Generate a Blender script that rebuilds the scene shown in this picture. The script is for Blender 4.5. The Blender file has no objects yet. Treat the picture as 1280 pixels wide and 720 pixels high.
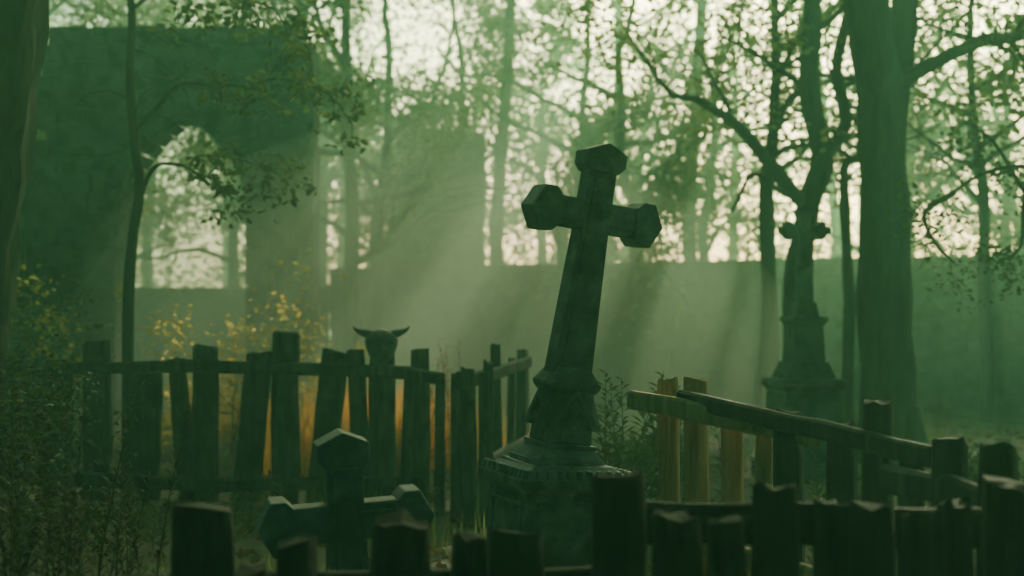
import bpy, bmesh, math, random
import numpy as np
from mathutils import Vector, Matrix, noise

R = random.Random(7)
NR = np.random.default_rng(7)
scene = bpy.context.scene
COL = scene.collection

# ------------------------------------------------------------------ helpers
class MB:
    def __init__(s): s.v=[]; s.f=[]; s.m=[]; s.n=0
    def add(s, verts, faces, mi=0):
        o=s.n
        s.v.append(np.asarray(verts,dtype=np.float32).reshape(-1,3)); s.n+=len(s.v[-1])
        for f in faces: s.f.append([i+o for i in f]); s.m.append(mi)
    def obj(s, name, mats, smooth=False, parent=None):
        me=bpy.data.meshes.new(name)
        me.from_pydata(np.concatenate(s.v).tolist(), [], s.f)
        for m in mats: me.materials.append(m)
        me.polygons.foreach_set('material_index', s.m)
        if smooth: me.polygons.foreach_set('use_smooth',[True]*len(me.polygons))
        me.update()
        o=bpy.data.objects.new(name, me); COL.objects.link(o)
        if parent: o.parent=parent
        return o

def frame(d):
    d=Vector(d).normalized()
    a=Vector((0,0,1)) if abs(d.z)<.9 else Vector((1,0,0))
    x=d.cross(a).normalized(); y=d.cross(x).normalized()
    return x,y

def tube(mb, pts, rad, seg=7, mi=0, rough=0.0, cap=True):
    pts=[Vector(p) for p in pts]; n=len(pts); V=[]; F=[]
    px=None
    for i,p in enumerate(pts):
        d=(pts[min(i+1,n-1)]-pts[max(i-1,0)]).normalized()
        if px is None: x,y=frame(d)
        else:
            x=(px-d*px.dot(d)).normalized(); y=d.cross(x)
        px=x
        for k in range(seg):
            a=2*math.pi*k/seg
            r=rad[i]
            if rough: r*=1+rough*noise.noise(p*2.3+Vector((math.cos(a)*1.5,math.sin(a)*1.5,p.z*.3)))
            V.append(p+x*math.cos(a)*r+y*math.sin(a)*r)
    for i in range(n-1):
        for k in range(seg):
            k2=(k+1)%seg
            F.append((i*seg+k,i*seg+k2,(i+1)*seg+k2,(i+1)*seg+k))
    if cap:
        F.append(tuple(range(seg))); F.append(tuple((n-1)*seg+k for k in range(seg)))
    mb.add([tuple(v) for v in V],F,mi)

def smooth_path(P, k=5):
    P=[Vector(p) for p in P]; out=[]
    Q=[P[0]*2-P[1]]+P+[P[-1]*2-P[-2]]
    for i in range(1,len(Q)-2):
        for j in range(k):
            t=j/k
            a,b,c,d=Q[i-1],Q[i],Q[i+1],Q[i+2]
            out.append(.5*((2*b)+(c-a)*t+(2*a-5*b+4*c-d)*t*t+(3*b-a-3*c+d)*t**3))
    out.append(P[-1]); return out

def limb(mb, P, r0, r1, seg=9, wob=.03, rough=.25):
    pts=smooth_path(P); n=len(pts)
    pts=[p+Vector((noise.noise(p*1.3),noise.noise(p*1.3+Vector((9,9,9))),0))*wob for p in pts]
    tube(mb, pts, [r0+(r1-r0)*i/(n-1) for i in range(n)], seg, 0, rough)
    return pts

def grow(mb, p, d, L, r, depth, tips, up=.08, wander=.28, kids=(2,4)):
    p=Vector(p); d=Vector(d).normalized(); n=5; pts=[p.copy()]; ds=[d.copy()]
    for i in range(n):
        d=(d+Vector((R.gauss(0,wander),R.gauss(0,wander),R.gauss(0,wander)+up))*.6).normalized()
        p=p+d*(L/n); pts.append(p.copy()); ds.append(d.copy())
    rs=[r*(1-.55*i/n) for i in range(n+1)]
    tube(mb, pts, rs, 8 if r>.05 else 5 if r>.015 else 3, 0, .2 if r>.04 else 0, False)
    if depth<=1:
        tips.extend([tuple(q) for q in pts[1:]])
    if depth>0:
        for c in range(R.randint(*kids)):
            i=R.randint(2,n)
            x,y=frame(ds[i]); a=R.uniform(0,6.283)
            nd=ds[i]*R.uniform(.5,1)+(x*math.cos(a)+y*math.sin(a))*R.uniform(.6,1.1)
            grow(mb, pts[i], nd, L*R.uniform(.55,.8), rs[i]*.62, depth-1, tips, up, wander, kids)

AZ=math.radians(15); EL=math.radians(27)
sd=Vector((math.sin(AZ)*math.cos(EL),math.cos(AZ)*math.cos(EL),math.sin(EL)))
# gaps in the canopy (openings along the sun's direction above these spots)
GAPS=[((-1.3,13,.3),.75),((-2.6,13,1.0),.8),((.75,6.1,.7),.6),((1.4,12,1),.4),((-.9,11,1.0),.35),((.1,9.5,.9),.3),((3.0,11,1.2),.3),((-4.2,13,.8),.4),((2.4,9,.6),.3),
      ((-4.2,20.5,2.2),1.3),((-1.2,18,1.6),.9),((-6.5,20.5,2.5),1.0),((1.8,15.5,1.0),.5),((4.2,14,1.2),.35),((2.9,16,1.0),.35),((5.2,16,1.2),.4),((.6,13.5,1.5),.45),((-.4,15,1.5),.55),((1.0,19,2.0),.6),((3.6,19,2.2),.5)]
def open_sky(P):
    P=np.asarray(P,dtype=np.float64); keep=np.ones(len(P),bool); s=np.array(sd)
    for c,r in GAPS:
        v=P-np.array(c); t=v@s; dd=np.linalg.norm(v-t[:,None]*s,axis=1)
        keep&=~((dd<r)&(t>1.2))
    return keep

def leaves(mb, centers, per, spread, size, mi=1, shape='fold', squash=.7, hang=0, gaps=False):
    C=np.asarray(centers,dtype=np.float64)
    if len(C)==0: return
    P=np.repeat(C,per,axis=0); N=len(P)
    P=P+NR.normal(0,1,(N,3))*np.array([spread,spread,spread*squash])
    if gaps: P=P[open_sky(P)]; N=len(P)
    if N==0: return
    a=NR.uniform(0,2*np.pi,N); z=NR.uniform(-1,.5,N)-hang; 
    D=np.stack([np.cos(a),np.sin(a),z],1); D/=np.linalg.norm(D,axis=1)[:,None]
    T=NR.normal(0,1,(N,3)); S=np.cross(D,T); S/=np.linalg.norm(S,axis=1)[:,None]
    U=np.cross(D,S)
    sz=size*NR.uniform(.5,1.35,N)
    if shape=='fold':
        base=np.array([[0,0,0],[.3,.30,.10],[.75,.22,.08],[1.05,0,-.05],[.75,-.22,.08],[.3,-.30,.10]])
        faces=[(0,1,2,3),(0,3,4,5)]
    elif shape=='lance':
        base=np.array([[0,0,0],[.3,.10,.03],[.7,.08,.03],[1.2,0,-.1],[.7,-.08,.03],[.3,-.10,.03]])
        faces=[(0,1,2,3),(0,3,4,5)]
    else:
        base=np.array([[0,0,0],[.5,.36,.04],[1,0,0],[.5,-.36,.04]]); faces=[(0,1,2,3)]
    V=P[:,None,:]+sz[:,None,None]*(base[None,:,0:1]*D[:,None,:]+base[None,:,1:2]*S[:,None,:]+base[None,:,2:3]*U[:,None,:])
    k=len(base); F=(np.arange(N)[:,None,None]*k+np.array(faces)[None,:,:]).reshape(-1,4)
    mb.add(V.reshape(-1,3),F.tolist(),mi)

def frustum(mb, z0,w0,z1,w1, mi=0, M=None, d0=None,d1=None, cx=0, cy=0):
    d0=w0 if d0 is None else d0; d1=w1 if d1 is None else d1
    V=[(cx+sx*w0/2,cy+sy*d0/2,z0) for sx,sy in((-1,-1),(1,-1),(1,1),(-1,1))]+[(cx+sx*w1/2,cy+sy*d1/2,z1) for sx,sy in((-1,-1),(1,-1),(1,1),(-1,1))]
    if M is not None: V=[tuple(M@Vector(v)) for v in V]
    mb.add(V,[(3,2,1,0),(4,5,6,7),(0,1,5,4),(1,2,6,5),(2,3,7,6),(3,0,4,7)],mi)

def prism(mb, prof, y0, y1, M=None, mi=0):
    n=len(prof)
    V=[(x,y0,z) for x,z in prof]+[(x,y1,z) for x,z in prof]
    if M is not None: V=[tuple(M@Vector(v)) for v in V]
    F=[tuple(range(n)),tuple(reversed(range(n,2*n)))]+[(i,n+i,n+(i+1)%n,(i+1)%n) for i in range(n)]
    mb.add(V,F,mi)

def bevel(o, w=.006, seg=2):
    m=o.modifiers.new('bevel','BEVEL'); m.width=w; m.segments=seg; m.limit_method='ANGLE'; m.angle_limit=math.radians(30)

# ------------------------------------------------------------------ materials
def nodes_mat(name):
    m=bpy.data.materials.new(name); m.use_nodes=True
    nt=m.node_tree; nt.nodes.clear()
    return m,nt,nt.nodes,nt.links

def surf_mat(name, c1,c2,c3, scale=(6,6,6), rough=.85, bump=.5, fine=40, bdist=.01, moss=None):
    m,nt,N,L=nodes_mat(name)
    out=N.new('ShaderNodeOutputMaterial'); b=N.new('ShaderNodeBsdfPrincipled'); L.new(b.outputs[0],out.inputs[0])
    g=N.new('ShaderNodeNewGeometry'); mp=N.new('ShaderNodeMapping'); mp.inputs['Scale'].default_value=scale
    L.new(g.outputs['Position'],mp.inputs[0])
    n1=N.new('ShaderNodeTexNoise'); n1.inputs['Scale'].default_value=1; n1.inputs['Detail'].default_value=6; n1.inputs['Roughness'].default_value=.65
    L.new(mp.outputs[0],n1.inputs[0])
    r=N.new('ShaderNodeValToRGB'); L.new(n1.outputs[0],r.inputs[0])
    r.color_ramp.elements[0].position=.3; r.color_ramp.elements[0].color=(*c1,1)
    r.color_ramp.elements[1].position=.7; r.color_ramp.elements[1].color=(*c3,1)
    e=r.color_ramp.elements.new(.5); e.color=(*c2,1)
    col=r.outputs[0]
    if moss:
        n3=N.new('ShaderNodeTexNoise'); n3.inputs['Scale'].default_value=5; n3.inputs['Detail'].default_value=4
        L.new(g.outputs['Position'],n3.inputs[0])
        rr=N.new('ShaderNodeValToRGB'); rr.color_ramp.elements[0].position=.48; rr.color_ramp.elements[1].position=.62
        L.new(n3.outputs[0],rr.inputs[0])
        mx=N.new('ShaderNodeMixRGB'); L.new(rr.outputs[0],mx.inputs[0]); L.new(col,mx.inputs[1]); mx.inputs[2].default_value=(*moss,1)
        col=mx.outputs[0]
    L.new(col,b.inputs['Base Color']); b.inputs['Roughness'].default_value=rough
    b.inputs['Specular IOR Level'].default_value=.3
    n2=N.new('ShaderNodeTexNoise'); n2.inputs['Scale'].default_value=fine/6; n2.inputs['Detail'].default_value=8; n2.inputs['Roughness'].default_value=.7
    L.new(mp.outputs[0],n2.inputs[0])
    bp=N.new('ShaderNodeBump'); bp.inputs['Strength'].default_value=bump; bp.inputs['Distance'].default_value=bdist
    L.new(n2.outputs[0],bp.inputs['Height']); L.new(bp.outputs[0],b.inputs['Normal'])
    return m

def leaf_mat(name, ca, cb, ct, trans=.5):
    m,nt,N,L=nodes_mat(name)
    out=N.new('ShaderNodeOutputMaterial'); g=N.new('ShaderNodeNewGeometry')
    r=N.new('ShaderNodeValToRGB'); r.color_ramp.elements[0].color=(*ca,1); r.color_ramp.elements[1].color=(*cb,1)
    L.new(g.outputs['Random Per Island'],r.inputs[0])
    d=N.new('ShaderNodeBsdfPrincipled'); d.inputs['Roughness'].default_value=.75; d.inputs['Specular IOR Level'].default_value=.2; L.new(r.outputs[0],d.inputs['Base Color'])
    t=N.new('ShaderNodeBsdfTranslucent'); t.inputs[0].default_value=(*ct,1)
    mx=N.new('ShaderNodeMixShader'); mx.inputs[0].default_value=trans
    L.new(d.outputs[0],mx.inputs[1]); L.new(t.outputs[0],mx.inputs[2]); L.new(mx.outputs[0],out.inputs[0])
    return m

M_stone=surf_mat('weathered_stone',(.04,.065,.055),(.085,.12,.105),(.15,.19,.165),(7,7,7),.75,.4,60,.006,moss=(.04,.065,.04))
M_stone_dark=surf_mat('mossy_stone',(.045,.07,.06),(.08,.105,.09),(.13,.16,.13),(2,2,2),.9,.7,40,.03,moss=(.03,.055,.03))
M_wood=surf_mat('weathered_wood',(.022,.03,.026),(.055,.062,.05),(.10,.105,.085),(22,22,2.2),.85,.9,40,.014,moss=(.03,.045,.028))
M_wood_shaded=surf_mat('shaded_wood',(.010,.014,.012),(.025,.031,.026),(.05,.055,.045),(22,22,2.2),.8,1,40,.016,moss=(.015,.026,.015))  # darker copy of the weathered wood, foreground shade put into its colour
M_wood_tan=surf_mat('dry_wood',(.22,.14,.06),(.42,.28,.14),(.52,.38,.2),(22,22,2.2),.8,.8,40,.012)
M_bark=surf_mat('bark',(.018,.024,.02),(.036,.045,.035),(.06,.065,.05),(8,8,1.6),.9,1,50,.03)
M_ground=surf_mat('earth',(.03,.03,.02),(.07,.065,.04),(.13,.11,.06),(1.6,1.6,1.6),.95,.8,60,.04,moss=(.05,.08,.03))
M_leaf=leaf_mat('leaf',(.02,.045,.02),(.05,.07,.025),(.10,.15,.035),.35)
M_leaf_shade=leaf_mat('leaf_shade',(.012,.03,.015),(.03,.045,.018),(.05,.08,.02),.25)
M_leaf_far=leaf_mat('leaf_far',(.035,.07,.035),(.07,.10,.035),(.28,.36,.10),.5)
M_leaf_warm_glow=leaf_mat('leaf_warm_glow',(.09,.10,.03),(.14,.10,.03),(.75,.62,.14),.65)  # warm glow of the sunlit haze put into the leaf colour
M_leaf_gold_glow=leaf_mat('leaf_gold_glow',(.16,.12,.04),(.20,.12,.04),(.88,.52,.11),.7)  # orange glow behind the back fence put into the blade colour
M_leaf_red=leaf_mat('leaf_red',(.16,.06,.03),(.2,.09,.03),(.8,.18,.06),.6)
M_grass=leaf_mat('grass_blade',(.04,.07,.03),(.10,.10,.04),(.2,.26,.07),.4)
M_litter=leaf_mat('leaf_litter',(.05,.035,.02),(.17,.11,.05),(.2,.12,.04),.2)
M_bone=surf_mat('bone',(.05,.06,.045),(.09,.09,.075),(.14,.135,.11),(20,20,20),.6,.5,60,.004)

# ------------------------------------------------------------------ camera
cam_d=bpy.data.cameras.new('camera'); cam=bpy.data.objects.new('camera',cam_d); COL.objects.link(cam)
cam.location=(0,0,1.3); cam.rotation_euler=(math.radians(91.29),0,0)
cam_d.lens=50; cam_d.sensor_width=36; cam_d.clip_end=1000; cam_d.clip_start=.05
cam_d.dof.use_dof=True; cam_d.dof.focus_distance=6.2; cam_d.dof.aperture_fstop=1.8
scene.camera=cam

# ------------------------------------------------------------------ sun + sky
sl=bpy.data.lights.new('sun','SUN'); sl.energy=5; sl.angle=math.radians(.5); sl.color=(1,.93,.60)
so=bpy.data.objects.new('sun',sl); COL.objects.link(so); so.rotation_euler=sd.to_track_quat('Z','Y').to_euler(); so.location=(8,30,15)
w=bpy.data.worlds.new('World'); scene.world=w; w.use_nodes=True
nt=w.node_tree; N=nt.nodes; L=nt.links; N.clear()
out=N.new('ShaderNodeOutputWorld'); bg=N.new('ShaderNodeBackground'); bg.inputs[1].default_value=.15
sky=N.new('ShaderNodeTexSky'); sky.sky_type='NISHITA'; sky.sun_disc=False; sky.sun_elevation=EL; sky.sun_rotation=AZ
sky.air_density=1.0; sky.dust_density=2.5
tc=N.new('ShaderNodeTexCoord'); dt=N.new('ShaderNodeVectorMath'); dt.operation='DOT_PRODUCT'; dt.inputs[1].default_value=sd
L.new(tc.outputs['Generated'],dt.inputs[0])
rp=N.new('ShaderNodeValToRGB'); L.new(dt.outputs['Value'],rp.inputs[0])
rp.color_ramp.elements[0].position=.35; rp.color_ramp.elements[0].color=(.015,.19,.145,1)
rp.color_ramp.elements[1].position=.93; rp.color_ramp.elements[1].color=(4.6,5.2,3.0,1)
e=rp.color_ramp.elements.new(.76); e.color=(.28,.8,.45,1)
mu=N.new('ShaderNodeMixRGB'); mu.blend_type='MULTIPLY'; mu.inputs[0].default_value=1
L.new(sky.outputs[0],mu.inputs[1]); L.new(rp.outputs[0],mu.inputs[2]); L.new(mu.outputs[0],bg.inputs[0]); L.new(bg.outputs[0],out.inputs[0])

# ------------------------------------------------------------------ fog
def vol_mat(name,dens,g,sc,ab,abd):
    m,nt,N,L=nodes_mat(name)
    out=N.new('ShaderNodeOutputMaterial'); s=N.new('ShaderNodeVolumeScatter'); s.inputs['Density'].default_value=dens
    s.inputs['Anisotropy'].default_value=g; s.inputs['Color'].default_value=(*sc,1)
    a=N.new('ShaderNodeVolumeAbsorption'); a.inputs['Color'].default_value=(*ab,1); a.inputs['Density'].default_value=abd
    ad=N.new('ShaderNodeAddShader'); L.new(s.outputs[0],ad.inputs[0]); L.new(a.outputs[0],ad.inputs[1]); L.new(ad.outputs[0],out.inputs['Volume'])
    return m
mb=MB(); frustum(mb,-1,90,9,90,d0=44,d1=44,cy=18)
fog=mb.obj('fog',[vol_mat('fog_volume',.0085,.4,(.36,1,.66),(.1,1,.55),.007)])
def mist(x,y,z,rx,ry,rz,mat,name='ground_mist'):
    bm=bmesh.new(); bmesh.ops.create_icosphere(bm,subdivisions=4,radius=1)
    for v in bm.verts:
        k=1+.18*noise.noise(v.co*1.7+Vector((x,y,z)))
        v.co=Vector((v.co.x*rx*k,v.co.y*ry*k,v.co.z*rz*k))
    me=bpy.data.meshes.new(name); bm.to_mesh(me); bm.free(); me.materials.append(mat)
    o=bpy.data.objects.new(name,me); COL.objects.link(o); o.location=(x,y,z)
mist(-1,30,0,30,16,8.5,vol_mat('bank_volume',.028,.55,(.50,1,.58),(.2,1,.5),.008),'fog_bank')
mist(-1.0,15.5,.8,3.9,4.4,2.5,vol_mat('mist_volume',.065,.4,(.72,1,.62),(.5,1,.6),.004))

# ------------------------------------------------------------------ ground
def gh(x,y):
    return .05*noise.noise(Vector((x*.5,y*.5,0)))+.025*noise.noise(Vector((x*2.1,y*2.1,3)))
xs=sorted(set([-200,-90,-40,-22,-14]+list(np.round(np.arange(-10,10.01,.2),3))+[14,22,40,90,200]))
ys=sorted(set([-60,-20,-6]+list(np.round(np.arange(-2,22.01,.2),3))+[26,32,42,60,100,300]))
V=[(x,y,gh(x,y)+.01*noise.noise(Vector((x*7,y*7,1)))) for y in ys for x in xs]
nx=len(xs); F=[(j*nx+i,j*nx+i+1,(j+1)*nx+i+1,(j+1)*nx+i) for j in range(len(ys)-1) for i in range(nx-1)]
mb=MB(); mb.add(V,F); mb.obj('ground',[M_ground],True)
mb=MB(); c=[(x,y,gh(x,y)+.02) for x,y in zip(NR.uniform(-7,7,4200),NR.uniform(3,17,4200))]
leaves(mb,c,2,.02,.07,0,'fold',.2); mb.obj('fallen_leaves',[M_litter])
def blade(mb,x,y,h,wd):
    a=R.uniform(0,6.28); l=R.uniform(.1,.5)*h; dx,dy=math.cos(a),math.sin(a); z=gh(x,y)-.01
    px,py=-dy*wd,dx*wd
    mb.add([(x-px,y-py,z),(x+px,y+py,z),(x+dx*l*.35+px*.7,y+dy*l*.35+py*.7,z+h*.6),(x+dx*l*.35-px*.7,y+dy*l*.35-py*.7,z+h*.6),(x+dx*l,y+dy*l,z+h)],[(0,1,2,3),(3,2,4)])
mb=MB()
for k in range(380):
    cx=R.uniform(-6,6); cy=R.uniform(4.2,18); hh=R.uniform(.06,.26)
    if abs(cx+.3)<1 and cy<6: hh*=.5
    for j in range(R.randint(12,34)):
        blade(mb,cx+R.gauss(0,.11),cy+R.gauss(0,.11),hh*R.uniform(.5,1.2),R.uniform(.003,.007))
mb.obj('grass',[M_grass])
mb=MB()
for k in range(110):
    cx=-1.3+R.gauss(0,.42); cy=12.9+R.gauss(0,.5)
    for j in range(26): blade(mb,cx+R.gauss(0,.07),cy+R.gauss(0,.07),R.uniform(.3,.8),R.uniform(.005,.010))
mb.obj('dry_grass_glow',[M_leaf_gold_glow])  # dry grass patch added to carry the painted warm glow

# ------------------------------------------------------------------ stone crosses
def cross_parts(mb, M, mi=0, ax=.178):
    ac=.68
    prism(mb,[(-.092,0),(.092,0),(.09,.03),(.066,ac-.07),(.062,.90),(-.062,.90),(-.066,ac-.07),(-.09,.03)],-.052,.052,M,mi)
    prism(mb,[(-.058,.05),(.058,.05),(.038,ac+.16),(-.038,ac+.16)],-.062,.062,M,mi)
    prism(mb,[(-.24,ac-.064),(.24,ac-.064),(.24,ac+.064),(-.24,ac+.064)],-.049,.049,M,mi)
    prism(mb,[(-.18,ac-.036),(.18,ac-.036),(.18,ac+.036),(-.18,ac+.036)],-.057,.057,M,mi)
    cap=[(0,-.066),(.028,-.094),(.080,-.094),(.128,0),(.080,.094),(.028,.094),(0,.066)]
    prism(mb,[( ax+u,ac+v) for u,v in cap],-.074,.074,M,mi)
    prism(mb,[(-ax-u,ac+v) for u,v in reversed(cap)],-.0745,.0745,M,mi)
    prism(mb,[(-.062,.868),(.062,.868),(.09,.898),(.09,.955),(0,.995),(-.09,.955),(-.09,.898)],-.073,.073,M,mi)

T=Matrix.Translation; Rz=lambda a:Matrix.Rotation(math.radians(a),4,'Z'); Ry=lambda a:Matrix.Rotation(math.radians(a),4,'Y'); Rx=lambda a:Matrix.Rotation(math.radians(a),4,'X')
mb=MB()
base=T((.165,6.4,0))@Ry(3)@Rz(22)
frustum(mb,-.15,.64,.10,.62,0,base); frustum(mb,.10,.56,.15,.50,0,base)
frustum(mb,.15,.465,.545,.45,0,base)
frustum(mb,.545,.45,.572,.50,0,base); frustum(mb,.572,.545,.612,.545,0,base); frustum(mb,.612,.53,.665,.37,0,base)
for q in range(4):
    Mq=base@Rz(90*q)
    for (x0,x1,z0,z1) in((-.18,.18,.19,.21),(-.18,.18,.49,.51),(-.18,-.16,.212,.488),(.16,.18,.212,.488)):
        frustum(mb,z0,x1-x0,z1,x1-x0,0,Mq,.02,.02,(x0+x1)/2,-.231)
    for i in range(11):
        x=-.235+.047*i
        frustum(mb,.613,.032,.652,.022,0,Mq,.034,.02,x,-.250)
up=T((.20,6.4,.62))@Ry(6.5)@Rz(22)
frustum(mb,.0,.40,.035,.39,0,up); frustum(mb,.035,.345,.06,.34,0,up); frustum(mb,.06,.325,.115,.235,0,up)
frustum(mb,.115,.25,.135,.25,0,up); frustum(mb,.135,.215,.36,.195,0,up)
frustum(mb,.36,.20,.385,.235,0,up); frustum(mb,.385,.235,.41,.235,0,up); frustum(mb,.41,.225,.47,.155,0,up)
for q in range(4):
    Mq=up@Rz(90*q)
    prism(mb,[(-.125,.20),(-.10,.20),(0,.335),(.10,.20),(.125,.20),(.125,.225),(0,.38),(-.125,.225)],-.133,-.07,Mq)
    prism(mb,[(-.05,.14),(.05,.14),(.05,.2),(0,.27),(-.05,.2)],-.112,-.08,Mq)
cross_parts(mb, T((.20,6.4,.62))@Ry(6.5)@T((0,0,.44))@Ry(2.4)@Rz(22)@Matrix.Scale(1.055,4))
o=mb.obj('stone_cross_monument',[M_stone]); bevel(o,.005)
mb=MB(); cross_parts(mb, T((-.545,5.0,-.075))@Ry(-3.0)@Rx(3)@Rz(14)@Matrix.Scale(1.0,4))
o=mb.obj('stone_cross',[M_stone]); bevel(o,.005)
mb=MB(); Mm=T((2.45,12,0))@Ry(.5)@Rz(10)
for a in((-.1,.68,.12,.68),(.12,.52,.7,.48),(.7,.48,.76,.56),(.76,.56,.81,.54),(.81,.42,.95,.32),(.95,.28,1.25,.25),(1.25,.25,1.30,.32),(1.30,.32,1.33,.31),(1.33,.20,1.45,.16),(1.45,.13,1.9,.11)):
    frustum(mb,a[0],a[1],a[2],a[3],0,Mm)
def disc(cx,cz,r,t):
    prism(mb,[(cx+r*math.cos(k*math.pi/8),cz+r*math.sin(k*math.pi/8)) for k in range(16)],-t,t,Mm)
frustum(mb,1.88,.10,2.2,.09,0,Mm,.08,.08); prism(mb,[(-.13,2.01),(.13,2.01),(.13,2.10),(-.13,2.10)],-.037,.037,Mm)
for i,(cx,cz) in enumerate(((-.145,2.055),(.145,2.055),(0,2.215))):
    for j,(ox,oz) in enumerate(((0,.04),(0,-.04),(.04,0),(-.04,0))): disc(cx+ox,cz+oz,.038,.04+.001*j+.0003*i)
o=mb.obj('stone_cross_monument',[M_stone_dark]); bevel(o,.005)

# ------------------------------------------------------------------ fences
def post(mb, x,y, h, wd, dp, leanx=0, leany=0, rot=0, mi=0, taper=.92):
    n=8; seg=14; V=[];F=[]; sx=R.uniform(-.22,.22); sy=R.uniform(-.2,.2); off=Vector((R.uniform(0,50),R.uniform(0,50),0))
    ca,sa=math.cos(rot),math.sin(rot)
    for i in range(n+1):
        t=i/n; z=-.1+(h+.1)*t; k=1+(taper-1)*t
        if i==n: k*=.93
        for j in range(seg):
            a=2*math.pi*(j+.5)/seg
            e=3.2; c,s=math.cos(a),math.sin(a)
            u=math.copysign(abs(c)**(2/e),c)*wd/2*k; v=math.copysign(abs(s)**(2/e),s)*dp/2*k
            nn=noise.noise(off+Vector((c*1.6,s*1.6,z*3)))*.13+noise.noise(off+Vector((c*4,s*4,z*6)))*.09
            u*=1+nn; v*=1+nn
            zz=z+((u*sx+v*sy) + noise.noise(off+Vector((c*3,s*3,9)))*.028 if i==n else 0)
            X=x+ca*u-sa*v+leanx*max(z,0); Y=y+sa*u+ca*v+leany*max(z,0)
            V.append((X,Y,zz))
    for i in range(n):
        for j in range(seg):
            F.append((i*seg+j,i*seg+(j+1)%seg,(i+1)*seg+(j+1)%seg,(i+1)*seg+j))
    tx=sum(V[n*seg+j][0] for j in range(seg))/seg; ty=sum(V[n*seg+j][1] for j in range(seg))/seg; tz=sum(V[n*seg+j][2] for j in range(seg))/seg
    V.append((tx,ty,tz+R.uniform(-.008,.012)))
    for j in range(seg): F.append((n*seg+j,n*seg+(j+1)%seg,(n+1)*seg))
    mb.add(V,F,mi)

def rail(mb,a,b,hh,tt,mi=0):
    a=Vector(a);b=Vector(b); d=(b-a).normalized(); side=Vector((-d.y,d.x,0)).normalized(); upv=side.cross(d)*-1
    n=8; off=R.uniform(0,99); V=[];F=[]
    for i in range(n+1):
        p=a.lerp(b,i/n); q=off+i*.45
        wv=upv*noise.noise(Vector((q,0,0)))*.012+side*noise.noise(Vector((0,q,0)))*.008
        k=1+.18*noise.noise(Vector((q*1.4,5,0)))
        for su,sv in((-1,-.6),(-.7,-1),(.7,-1),(1,-.6),(1,.6),(.7,1),(-.7,1),(-1,.6)):
            e=(d*sv*.015 if i in(0,n) else Vector((0,0,0)))
            V.append(tuple(p+wv+side*sv*tt/2*k+upv*su*hh/2*k+e))
    for i in range(n):
        for j in range(8): F.append((i*8+j,i*8+(j+1)%8,(i+1)*8+(j+1)%8,(i+1)*8+j))
    F.append(tuple(range(8))); F.append(tuple(n*8+j for j in range(8)))
    mb.add(V,F,mi)

S=lambda px,d:(px-640)*d/1778.0   # lateral metres for an image pixel column at distance d
mb=MB(); D=10.2
for x,h,wd,lx in((-3.26,.99,.24,.01),(-2.97,1.14,.225,-.01),(-2.64,.99,.27,.03),(-2.36,1.02,.145,-.09),(-2.19,1.11,.20,0),(-1.86,1.06,.21,.09),
                 (-1.62,1.21,.21,0),(-1.32,1.07,.21,.10),(-1.09,1.08,.14,-.06),(-.93,1.05,.20,0),(-.66,1.09,.15,0)):
    thin=wd<.16
    post(mb,x-lx*.5,D+R.uniform(-.02,.02),h,wd,.05 if thin or abs(lx)>.02 else .13,lx,R.uniform(-.02,.02),R.uniform(-.1,.1))
rail(mb,(-3.75,D-.10,.94),(-2.3,D-.10,.97),.085,.05); rail(mb,(-2.42,D-.155,.98),(-.7,D-.13,.93),.09,.05); rail(mb,(-.98,D-.1,.955),(-.48,D-.55,.90),.085,.05)
rail(mb,(-3.75,D-.10,.20),(-2.0,D-.10,.13),.10,.05); rail(mb,(-2.15,D-.155,.13),(-.6,D-.12,.16),.09,.05)
post(mb,-4.1,D,1.05,.2,.14); post(mb,-3.7,D,1.0,.12,.05)
for x,y,h,wd in((-.74,9.9,.96,.10),(-.61,9.78,.93,.085),(-.49,9.6,.90,.09),(-.36,9.4,.95,.11),(-.27,9.25,.98,.13),(-.175,9.15,.96,.09)):
    post(mb,x,y,h,wd,.04,R.uniform(-.03,.03),0,-.7)
mb.obj('wooden_fence',[M_wood])
mb=MB()
for x,y,h,wd in((-.165,9.5,1.02,.08),(-.10,10.3,1.12,.08),(-.02,10.9,1.0,.06),(.06,11.4,1.06,.09),(.12,12.2,1.02,.07)):
    post(mb,x,y,h,wd,.06,R.uniform(-.03,.03),0,.3)
rail(mb,(-.30,9.2,.90),(.14,11.5,.96),.09,.05); rail(mb,(-.2,9.3,.35),(.2,11.6,.36),.08,.05)
mb.obj('wooden_fence',[M_wood])
mb=MB()
RF=[(.695,6.25,1.04,.105,1),(.79,6.08,1.045,.115,1),(.90,5.83,.88,.105,1),(.985,5.64,.88,.075,1),(1.045,5.39,.95,.12,0),(1.17,5.05,.93,.105,0),(1.25,4.9,1.02,.115,0),(1.31,4.7,.86,.09,0),(1.33,4.35,.93,.12,0),(1.37,4.0,.94,.12,0),(1.40,3.75,.98,.115,0)]
for i,(x,y,h,wd,mi) in enumerate(RF): post(mb,x,y,h,wd,.055 if mi else .09,R.uniform(-.02,.02),0,-.55,mi)
rail(mb,(.53,6.25,.955),(1.12,5.28,.87),.085,.04,1); rail(mb,(.72,6.0,.97),(1.35,4.55,.86),.07,.045,0)
rail(mb,(.62,6.2,.40),(1.30,4.6,.36),.08,.045,1); rail(mb,(1.24,4.70,.78),(1.46,3.6,.78),.09,.05,0)
mb.obj('wooden_fence',[M_wood_shaded,M_wood_tan])
mb=MB(); D=3.4
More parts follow.
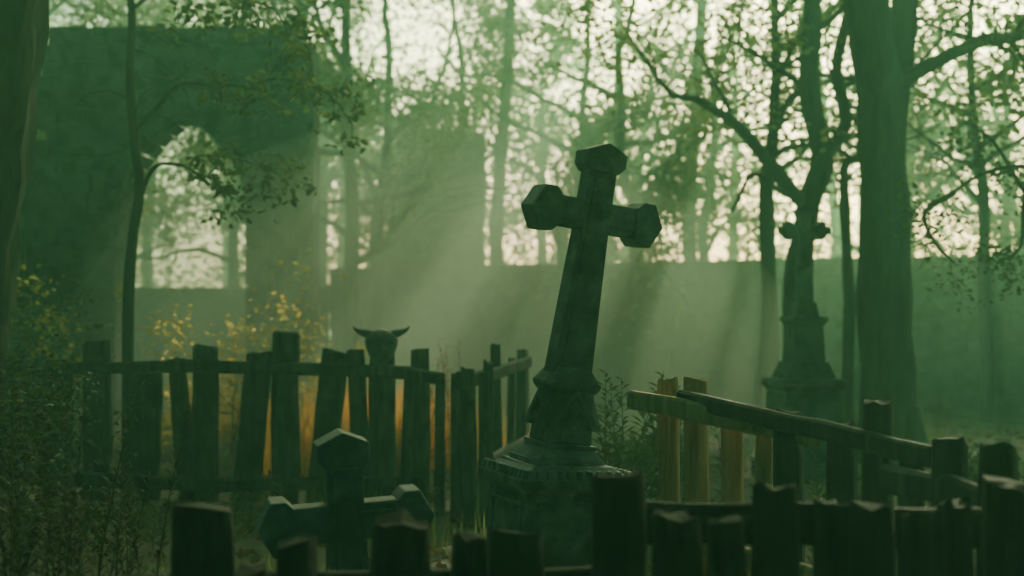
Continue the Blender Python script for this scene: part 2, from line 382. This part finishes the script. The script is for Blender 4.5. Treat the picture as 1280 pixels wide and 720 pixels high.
for px,h,wd,y in((257,.855,.165,3.4),(318,.70,.08,3.42),(372,.765,.10,3.45),(500,.82,.155,3.4),(583,.775,.095,3.45),(648,.775,.15,3.5),(775,.925,.14,3.45),(851,.84,.13,3.35),(905,.82,.10,3.42),(972,.905,.125,3.4),(1037,.86,.095,3.45),(1092,.86,.12,3.4),(1140,.83,.07,3.45),(1195,.87,.08,3.38),(1262,.92,.14,3.3),(1330,.9,.14,3.3),(150,.66,.1,3.4)):
    post(mb,S(px,y),y,h,wd,.09,R.uniform(-.02,.02),0,R.uniform(-.3,.3))
rail(mb,(.28,3.53,.80),(1.42,3.48,.79),.10,.045); rail(mb,(-1.1,3.52,.62),(.3,3.58,.64),.09,.045); rail(mb,(-1.1,3.52,.25),(1.4,3.54,.28),.09,.045)
mb.obj('wooden_fence',[M_wood_shaded])

# horned skull on a post
mb=MB(); bm=bmesh.new(); bmesh.ops.create_uvsphere(bm,u_segments=28,v_segments=20,radius=1)
for v in bm.verts:
    x,y,z=v.co
    taper=1 if z>0 else 1-.2*min(1,-z)
    X=x*.118*taper; Z=z*.10+(z*.06 if z<0 else 0); Y=y*.10-(.05*(-z) if z<0 else 0)
    for ex in(-.05,.05):
        q=((X-ex)**2+(Z+.01)**2)/.0006
        if y<0: Y+=.05*math.exp(-q)
    q=(X**2+(Z+.10)**2)/.0004
    if y<0: Y+=.02*math.exp(-q)
    v.co=(X,Y,Z)
me=[tuple(v.co) for v in bm.verts]; fc=[tuple(v.index for v in f.verts) for f in bm.faces]; bm.free()
mb.add(me,fc)
for s in(-1,1):
    tube(mb,smooth_path([(s*.05,0,.04),(s*.10,0,.062),(s*.145,-.005,.075),(s*.175,-.01,.088),(s*.20,-.01,.115)],4),[.042*(1-.90*i/16) for i in range(17)],10,0)
o=mb.obj('horned_skull',[M_bone],True); o.location=(-.93,10.12,1.14); o.rotation_euler=(0,0,.1)

# ------------------------------------------------------------------ ruins and walls
def block(mb,x0,x1,y0,y1,z0,z1,M=None,j=.012):
    V=[(a+R.uniform(-j,j),b+R.uniform(-j,j)*2,c+R.uniform(-j,j)*.6) for c in(z0,z1) for a,b in((x0,y0),(x1,y0),(x1,y1),(x0,y1))]
    if M is not None: V=[tuple(M@Vector(v)) for v in V]
    mb.add(V,[(3,2,1,0),(4,5,6,7),(0,1,5,4),(1,2,6,5),(2,3,7,6),(3,0,4,7)])
def masonry(mb,x0,x1,th,topf,openf,M,ch=.3,bl=.55):
    z=-.1
    while z<8:
        h=ch*R.uniform(.8,1.2); x=x0+R.uniform(-.1,.1)*1; any_=False
        while x<x1:
            l=bl*R.uniform(.6,1.4); xe=min(x+l,x1+.05); xm=(x+xe)/2
            if z+h*.5<topf(xm):
                any_=True
                o=openf(z) if openf else None
                segs=[(x,xe)]
                if o:
                    a,b=o; segs=[]
                    if x<a: segs.append((x,min(xe,a)))
                    if xe>b: segs.append((max(x,b),xe))
                for a,b in segs:
                    if b-a>.05:
                        pr=R.uniform(-.02,.03); block(mb,a+.006,b-.006,-th/2-pr,th/2+pr,z+.005,z+h-.005,M)
                        q=.07+R.uniform(0,.02); block(mb,a-(.03 if a==x else 0),b+(.03 if b==xe else 0),-th/2+q,th/2-q,z-.05,z+h-.02,M,0)
            x=xe
        z+=h
        if not any_: break
mb=MB(); AX=-3.87
def ahw(z):
    if z<2.55: return .76
    t=(z-2.55)/1.2
    return .76*(1-t**2.1) if t<1 else 0
def arch(z):
    hw=ahw(z)
    if z>3.95: return None
    return(AX-max(hw,.0)-.2,AX+max(hw,.0)+.2)
def rtop(x):
    b=4.78+.10*noise.noise(Vector((x*2.2,0,0)))
    if x<-5.8: return 2.3
    if x<-5.6: return 3.3
    if x<-5.42: return 4.2
    if x>-2.65: return 4.5
    return b
masonry(mb,-6.0,-2.42,.75,rtop,arch,T((0,17,0)),.2,.42)
zs=[-.1,.35,.8,1.25,1.7,2.15,2.55]+[2.55+1.2*t for t in(.12,.24,.36,.48,.6,.72,.83,.92,1.0)]
for s in(-1,1):
    for i in range(len(zs)-1):
        z0,z1=zs[i],zs[i+1]-.012; a0,a1=ahw(z0),ahw(z1)
        th=.42+R.uniform(-.012,.012); o_=.27 if z1<3.5 else .34
        P=[(AX+s*a0,z0),(AX+s*(a0+o_),z0+(.12 if z0>2.5 else 0)),(AX+s*(a1+o_),z1+(.12 if z1>2.6 else 0)),(AX+s*a1,z1)]
        if s<0: P.reverse()
        prism(mb,P,17-th,17+th)
prism(mb,[(AX-.16,3.68),(AX+.16,3.68),(AX+.24,4.12),(AX-.24,4.12)],17-.45,17+.45)
for s in(-1,1): frustum(mb,2.42,.34,2.54,.40,0,T((AX+s*.90,17,0)),.95,1.0)
masonry(mb,-.45,.45,1.1,lambda x:2.6+.3*noise.noise(Vector((x*4,3,0))),None,T((-6.1,16.7,0)))
mb.obj('ruined_gothic_arch',[M_stone_dark])
mb=MB(); masonry(mb,-.85,.75,1.3,lambda x:4.25+(.35 if x>.1 else (-.1 if x>-.5 else -1.0))+.4*noise.noise(Vector((x*3,7,0))),None,T((-1.3,25,0)),.3,.5)
mb.obj('ruined_tower',[M_stone_dark])
mb=MB()
masonry(mb,0,17,.45,lambda x:2.17+.10*noise.noise(Vector((x*1.1,7,0))),None,T((-3.2,25.9,0))@Matrix.Rotation(-.46,4,'Z'),.28,.6)
mb.obj('stone_wall',[M_stone_dark])
mb=MB(); masonry(mb,0,11,.45,lambda x:1.9+.2*noise.noise(Vector((x*.8,3,0))),None,T((-14,22,0))@Matrix.Rotation(.1,4,'Z'),.28,.6)
mb.obj('stone_wall',[M_stone_dark])

# ------------------------------------------------------------------ trees
def px_points(d, pts, wig=0):  # image pixel coordinates to world points at distance d
    return [Vector((S(px,d), d+(wig*R.uniform(-1,1) if i else 0), 1.3+(400-py)*d/1778)) for i,(px,py) in enumerate(pts)]
def tips_leaves(mb,tips,per,spread,size,shape='quad',keep=1.0):
    t=[q for q in tips if noise.noise(Vector(q)*1.1)*.5+.5+R.uniform(-.2,.2)<keep]; leaves(mb,t,per,spread,size,1,shape,gaps=True)

mb=MB(); tips=[]; d=13
p=limb(mb,[Vector((3.50,d,-.1)),Vector((3.45,d,.3))]+px_points(d,[(1108,330),(1106,200),(1100,100),(1085,0),(1070,-150)],.05),.27,.17,14,.04)
tube(mb,[Vector((3.50,d,-.15)),Vector((3.48,d,.15)),Vector((3.46,d,.5))],[.45,.33,.24],14,0,.35)
e1=limb(mb,px_points(d,[(1112,170),(1128,90),(1135,0),(1150,-150)],.1),.15,.11)
e2=limb(mb,px_points(d,[(1125,100),(1170,78),(1215,58),(1290,38),(1370,0)],.4),.075,.04)
for e,dd,L_,r_ in((p[-1],(-.3,-.2,1),2.0,.14),(p[-1],(-.5,.5,.6),2.0,.12),(e1[-1],(.4,-.3,1),2.0,.1),(p[-2],(-.3,-.9,.5),2.0,.1)):
    grow(mb,e,dd,L_,r_,3,tips,.08)
for k in(10,14,18):
    if k<len(e2): grow(mb,e2[k],(.3,R.uniform(-.6,.6),R.uniform(-.5,.9)),.9,.025,2,tips,0)
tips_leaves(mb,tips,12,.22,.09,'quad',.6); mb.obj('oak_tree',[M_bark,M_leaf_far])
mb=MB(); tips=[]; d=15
t0=limb(mb,[Vector((S(1000,d),d,-.1))]+px_points(d,[(998,400),(1000,330),(1010,255),(1030,195),(1012,100),(1015,0),(1005,-130)],.06),.16,.085,10)
a=limb(mb,px_points(d,[(1008,262),(965,205),(920,150),(870,122)],.2),.085,.04)
b=limb(mb,px_points(d,[(1028,200),(1062,150),(1052,70),(1075,-20)],.2),.08,.05)
c=limb(mb,px_points(d,[(1003,255),(975,240),(945,215),(915,265)],.3),.035,.018)
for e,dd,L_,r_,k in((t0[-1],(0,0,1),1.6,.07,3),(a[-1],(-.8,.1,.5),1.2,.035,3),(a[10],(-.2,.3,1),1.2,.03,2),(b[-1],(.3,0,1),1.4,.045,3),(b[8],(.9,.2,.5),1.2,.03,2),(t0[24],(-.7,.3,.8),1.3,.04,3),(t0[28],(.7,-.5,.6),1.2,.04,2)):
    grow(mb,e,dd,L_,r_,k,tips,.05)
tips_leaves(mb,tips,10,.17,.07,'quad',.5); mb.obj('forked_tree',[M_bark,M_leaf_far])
def slim(name,px,d,r,top,bend,mat,crown=.6,per=7,dens=.6,depth=3,size=.09,L0=1.7,nb=7):
    mb=MB(); tips=[]
    x=S(px,d)
    P=[Vector((x,d,-.1)),Vector((x+bend*.2,d,1.5)),Vector((x+bend*.1,d+.1,3)),Vector((x+bend*.8,d,top*.7)),Vector((x+bend,d,top))]
    p=limb(mb,P,r,r*.45,9)
    n=len(p)
    for k in range(nb):
        i=int(n*(crown+ (1-crown)*k/nb)); i=min(i,n-1)
        a=R.uniform(0,6.28); grow(mb,p[i],(math.cos(a),math.sin(a),R.uniform(.2,.9)),L0*R.uniform(.7,1.1),r*.4,depth-1,tips,.05)
    grow(mb,p[-1],(0,0,1),L0,r*.45,depth,tips,.05)
    tips_leaves(mb,tips,per,.22,size,'quad',dens)
    return mb.obj(name,[M_bark,mat])
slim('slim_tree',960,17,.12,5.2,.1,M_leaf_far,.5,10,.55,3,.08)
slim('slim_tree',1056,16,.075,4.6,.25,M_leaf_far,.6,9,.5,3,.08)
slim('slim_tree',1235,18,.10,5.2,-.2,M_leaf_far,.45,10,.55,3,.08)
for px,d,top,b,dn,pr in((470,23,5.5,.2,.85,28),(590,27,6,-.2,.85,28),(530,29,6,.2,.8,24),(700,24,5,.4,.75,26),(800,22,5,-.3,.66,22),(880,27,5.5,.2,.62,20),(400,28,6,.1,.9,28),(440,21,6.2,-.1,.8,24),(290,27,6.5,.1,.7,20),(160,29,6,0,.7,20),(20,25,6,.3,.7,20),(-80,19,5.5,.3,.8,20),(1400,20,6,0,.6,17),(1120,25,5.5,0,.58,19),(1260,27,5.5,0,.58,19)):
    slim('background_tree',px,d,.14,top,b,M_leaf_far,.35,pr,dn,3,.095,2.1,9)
# added trees: crowns above the view shade the fog and leave shafts
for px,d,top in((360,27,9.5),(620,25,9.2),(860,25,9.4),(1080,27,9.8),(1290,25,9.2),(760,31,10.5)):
    slim('added_shade_tree',px,d,.17,top,.3,M_leaf_far,.8,18,.62,3,.16,2.4,7)
mb=MB(); tips=[]; d=11
p=limb(mb,[Vector((4.6,d,-.1)),Vector((4.55,d,1.5)),Vector((4.6,d,3)),Vector((4.4,d,5.2))],.13,.07)
for P in ([(1375,260),(1290,212),(1235,215),(1195,240),(1160,262)],[(1195,240),(1158,265),(1172,300),(1188,330)],[(1380,330),(1300,250),(1250,175),(1200,150)],[(1375,150),(1310,100),(1265,60),(1240,50)],[(1290,212),(1285,260),(1270,310),(1245,330)]):
    q=limb(mb,px_points(d,P,.15),.025,.008,5,.02,0)
    for k in range(4,len(q),2): grow(mb,q[k],(R.gauss(0,1),R.gauss(0,1),R.gauss(0,.8)),.32,.005,1,tips,0)
grow(mb,p[-1],(0,0,1),1.6,.07,3,tips)
tips_leaves(mb,tips,3,.06,.045,'fold',.7); mb.obj('birch_tree',[M_bark,M_leaf])
mb=MB(); tips=[]
p=limb(mb,[Vector((-3.52,9,-.1)),Vector((-3.46,9,.8)),Vector((-3.39,9,1.6)),Vector((-3.28,9,2.6)),Vector((-3.16,9,3.6)),Vector((-2.95,9.1,5))],.27,.21,16,.05,.35)
for k in range(5):
    a=k*1.3; tube(mb,[Vector((-3.5,9,.35)),Vector((-3.5+.35*math.cos(a),9+.35*math.sin(a),.1)),Vector((-3.5+.7*math.cos(a),9+.7*math.sin(a),-.08))],[.16,.12,.05],8,0,.2)
grow(mb,p[-1],(.2,0,1),2,.2,4,tips); grow(mb,p[-3],(-.8,.3,.6),2,.12,3,tips); grow(mb,p[-1],(.9,-.3,.5),2,.12,3,tips)
tips_leaves(mb,tips,12,.22,.11,'quad',.8); mb.obj('oak_tree',[M_bark,M_leaf_far])
mb=MB(); tips=[]; d=10.9
t0=limb(mb,[Vector((S(160,d),d,-.1))]+px_points(d,[(160,450),(162,360),(167,290),(174,235),(166,165),(160,90),(161,20),(158,-60),(170,-150)],.02),.05,.025,9,.015,.15)
bs=[([(174,250),(185,215),(205,205),(235,210),(262,232),(292,248)],.019),([(170,160),(195,125),(225,105),(265,103),(305,110),(345,118)],.022),
    ([(305,110),(345,100),(385,108),(415,122),(440,155)],.012),([(165,125),(140,115),(112,118),(92,130)],.008),([(166,150),(182,120),(200,104),(225,98)],.008),
    ([(160,60),(190,70),(215,90),(230,115)],.010),([(161,10),(200,-10),(250,-15),(300,0),(330,30)],.016),([(300,0),(340,10),(355,40),(350,75)],.008),([(220,-10),(235,10),(225,30)],.006),([(292,-3),(320,-20),(370,10),(385,60),(390,95)],.009),([(160,-40),(130,-60),(110,-40)],.01),([(235,210),(250,195),(300,200),(340,215),(370,225)],.007)]
lt=[]
for i,(P,r) in enumerate(bs):
    q=limb(mb,px_points(d,P,.12),r,r*.35,6,.01,0)
    tw=[]
    for k in range(len(q)//2,len(q)):
        if R.random()<.9: grow(mb,q[k],(R.gauss(.3,.8),R.gauss(0,.8),R.gauss(-.1,.7)),R.uniform(.12,.26),.004,1,tw,-.02)
    if i not in(3,4,5): lt+=tw
leaves(mb,[t for t in lt if R.random()<.8],1,.03,.068,1,'fold',.7,.3)
mb.obj('young_tree',[M_bark,M_leaf])

mb=MB()
for k in range(26):
    x=-26+k*2.1+R.uniform(-.8,.8); y=R.uniform(31,38); tube(mb,[(x,y,-.1),(x+R.uniform(-.3,.3),y,3),(x+R.uniform(-.6,.6),y,7.5)],[.18,.14,.06],7,0,.2)
c=[]
for k in range(2300):
    x=R.uniform(-26,26); y=R.uniform(30,38); z=R.uniform(.2,10.5)
    n=noise.noise(Vector((x*.35,y*.2,z*.4)))+.6*noise.noise(Vector((x*1.1,y*.4,z*1.1)))
    thr=-.42 if x<1 else (-.15 if x<5 else .06)
    if z<2.5: thr-=.4
    if n>thr: c.append((x,y,z))
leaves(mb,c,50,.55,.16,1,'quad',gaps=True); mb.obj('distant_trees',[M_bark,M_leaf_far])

# ------------------------------------------------------------------ shrubs & weeds
def shrub(name,x,y,h,w,mat,per=3,size=.05,n=7,dens=.7):
    mb=MB(); tips=[]
    for k in range(n):
        a=R.uniform(0,6.28); grow(mb,(x+R.gauss(0,.05),y+R.gauss(0,.05),gh(x,y)-.03),(math.cos(a)*w,math.sin(a)*w,1.1),h*R.uniform(.4,.6),.014,3,tips,.06,.25,(2,3))
    t=[q for q in tips if R.random()<dens]; leaves(mb,t,per,.06,size,1,'fold'); return mb.obj(name,[M_bark,mat])
shrub('shrub',S(295,13),13,1.7,.6,M_leaf_warm_glow,3,.05,6)
shrub('shrub',S(110,13.5),13.5,1.75,.7,M_leaf_warm_glow,2,.05,6)
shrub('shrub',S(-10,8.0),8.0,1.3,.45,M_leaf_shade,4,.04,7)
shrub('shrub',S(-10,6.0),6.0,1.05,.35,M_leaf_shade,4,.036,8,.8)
shrub('shrub',S(20,12),12,1.9,.5,M_leaf,2,.05,5)
shrub('shrub',S(240,13),13,.95,.7,M_leaf_warm_glow,4,.05,7)
shrub('shrub',S(790,11),11,.6,.8,M_leaf,3,.05,5)
shrub('shrub',S(1200,9),9,.5,.8,M_leaf,3,.05,5)
def weed(name,x,y,h,mat,n=6,size=.11,sp=.12,shape='lance',per=26,stem=.006):
    mb=MB()
    for k in range(n):
        bx,by=x+R.gauss(0,sp),y+R.gauss(0,sp); hh=h*R.uniform(.6,1.05); lx,ly=R.gauss(0,.10),R.gauss(0,.10)
        P=[(bx+lx*t*t*hh,by+ly*t*t*hh,gh(bx,by)-.02+hh*t) for t in(0,.25,.5,.75,1)]
        tube(mb,P,[stem,stem*.9,stem*.7,stem*.5,stem*.2],5)
        V=[];F=[]
        for j in range(per):
            t=.15+.85*j/per; a=j*2.4; ln=size*(1.15-t*.7)*R.uniform(.8,1.2); q=Vector((bx+lx*t*t*hh,by+ly*t*t*hh,gh(bx,by)-.02+hh*t))
            dv=Vector((math.cos(a),math.sin(a),R.uniform(.5,1.0))).normalized(); s=Vector((-math.sin(a),math.cos(a),0)); w_=ln*(.13 if shape=='lance' else .06)
            mid=q+dv*ln*.55; tip=q+dv*ln+Vector((0,0,-ln*.18)); o=len(V)
            V+= [tuple(q),tuple(mid+s*w_),tuple(tip),tuple(mid-s*w_)]; F.append((o,o+1,o+2,o+3))
        mb.add(V,F,1)
    return mb.obj(name,[M_leaf,mat])
weed('weed_plant',S(772,8),8,1.02,M_leaf,6,.17,.07,'lance',34)
weed('weed_plant',S(818,8.3),8.3,1.0,M_leaf,8,.18,.11,'lance',34)
weed('weed_plant',S(850,9.5),9.5,.8,M_leaf,6,.15,.2)
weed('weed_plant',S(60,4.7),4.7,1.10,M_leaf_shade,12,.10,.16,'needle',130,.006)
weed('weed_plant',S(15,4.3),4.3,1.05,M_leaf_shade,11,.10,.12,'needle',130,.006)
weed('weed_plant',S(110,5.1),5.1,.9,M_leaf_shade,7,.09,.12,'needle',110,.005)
weed('reed_plant',S(568,12.5),12.5,1.15,M_leaf_red,5,.12,.10,'lance',22)
weed('reed_plant',S(545,12),12,.98,M_leaf_red,6,.12,.10,'lance',22)
weed('weed_plant',S(690,9),9,.5,M_leaf,6,.14,.15)
weed('weed_plant',S(1010,7.5),7.5,.6,M_leaf,7,.14,.2)
weed('weed_plant',S(330,8.5),8.5,.4,M_leaf,8,.13,.3)
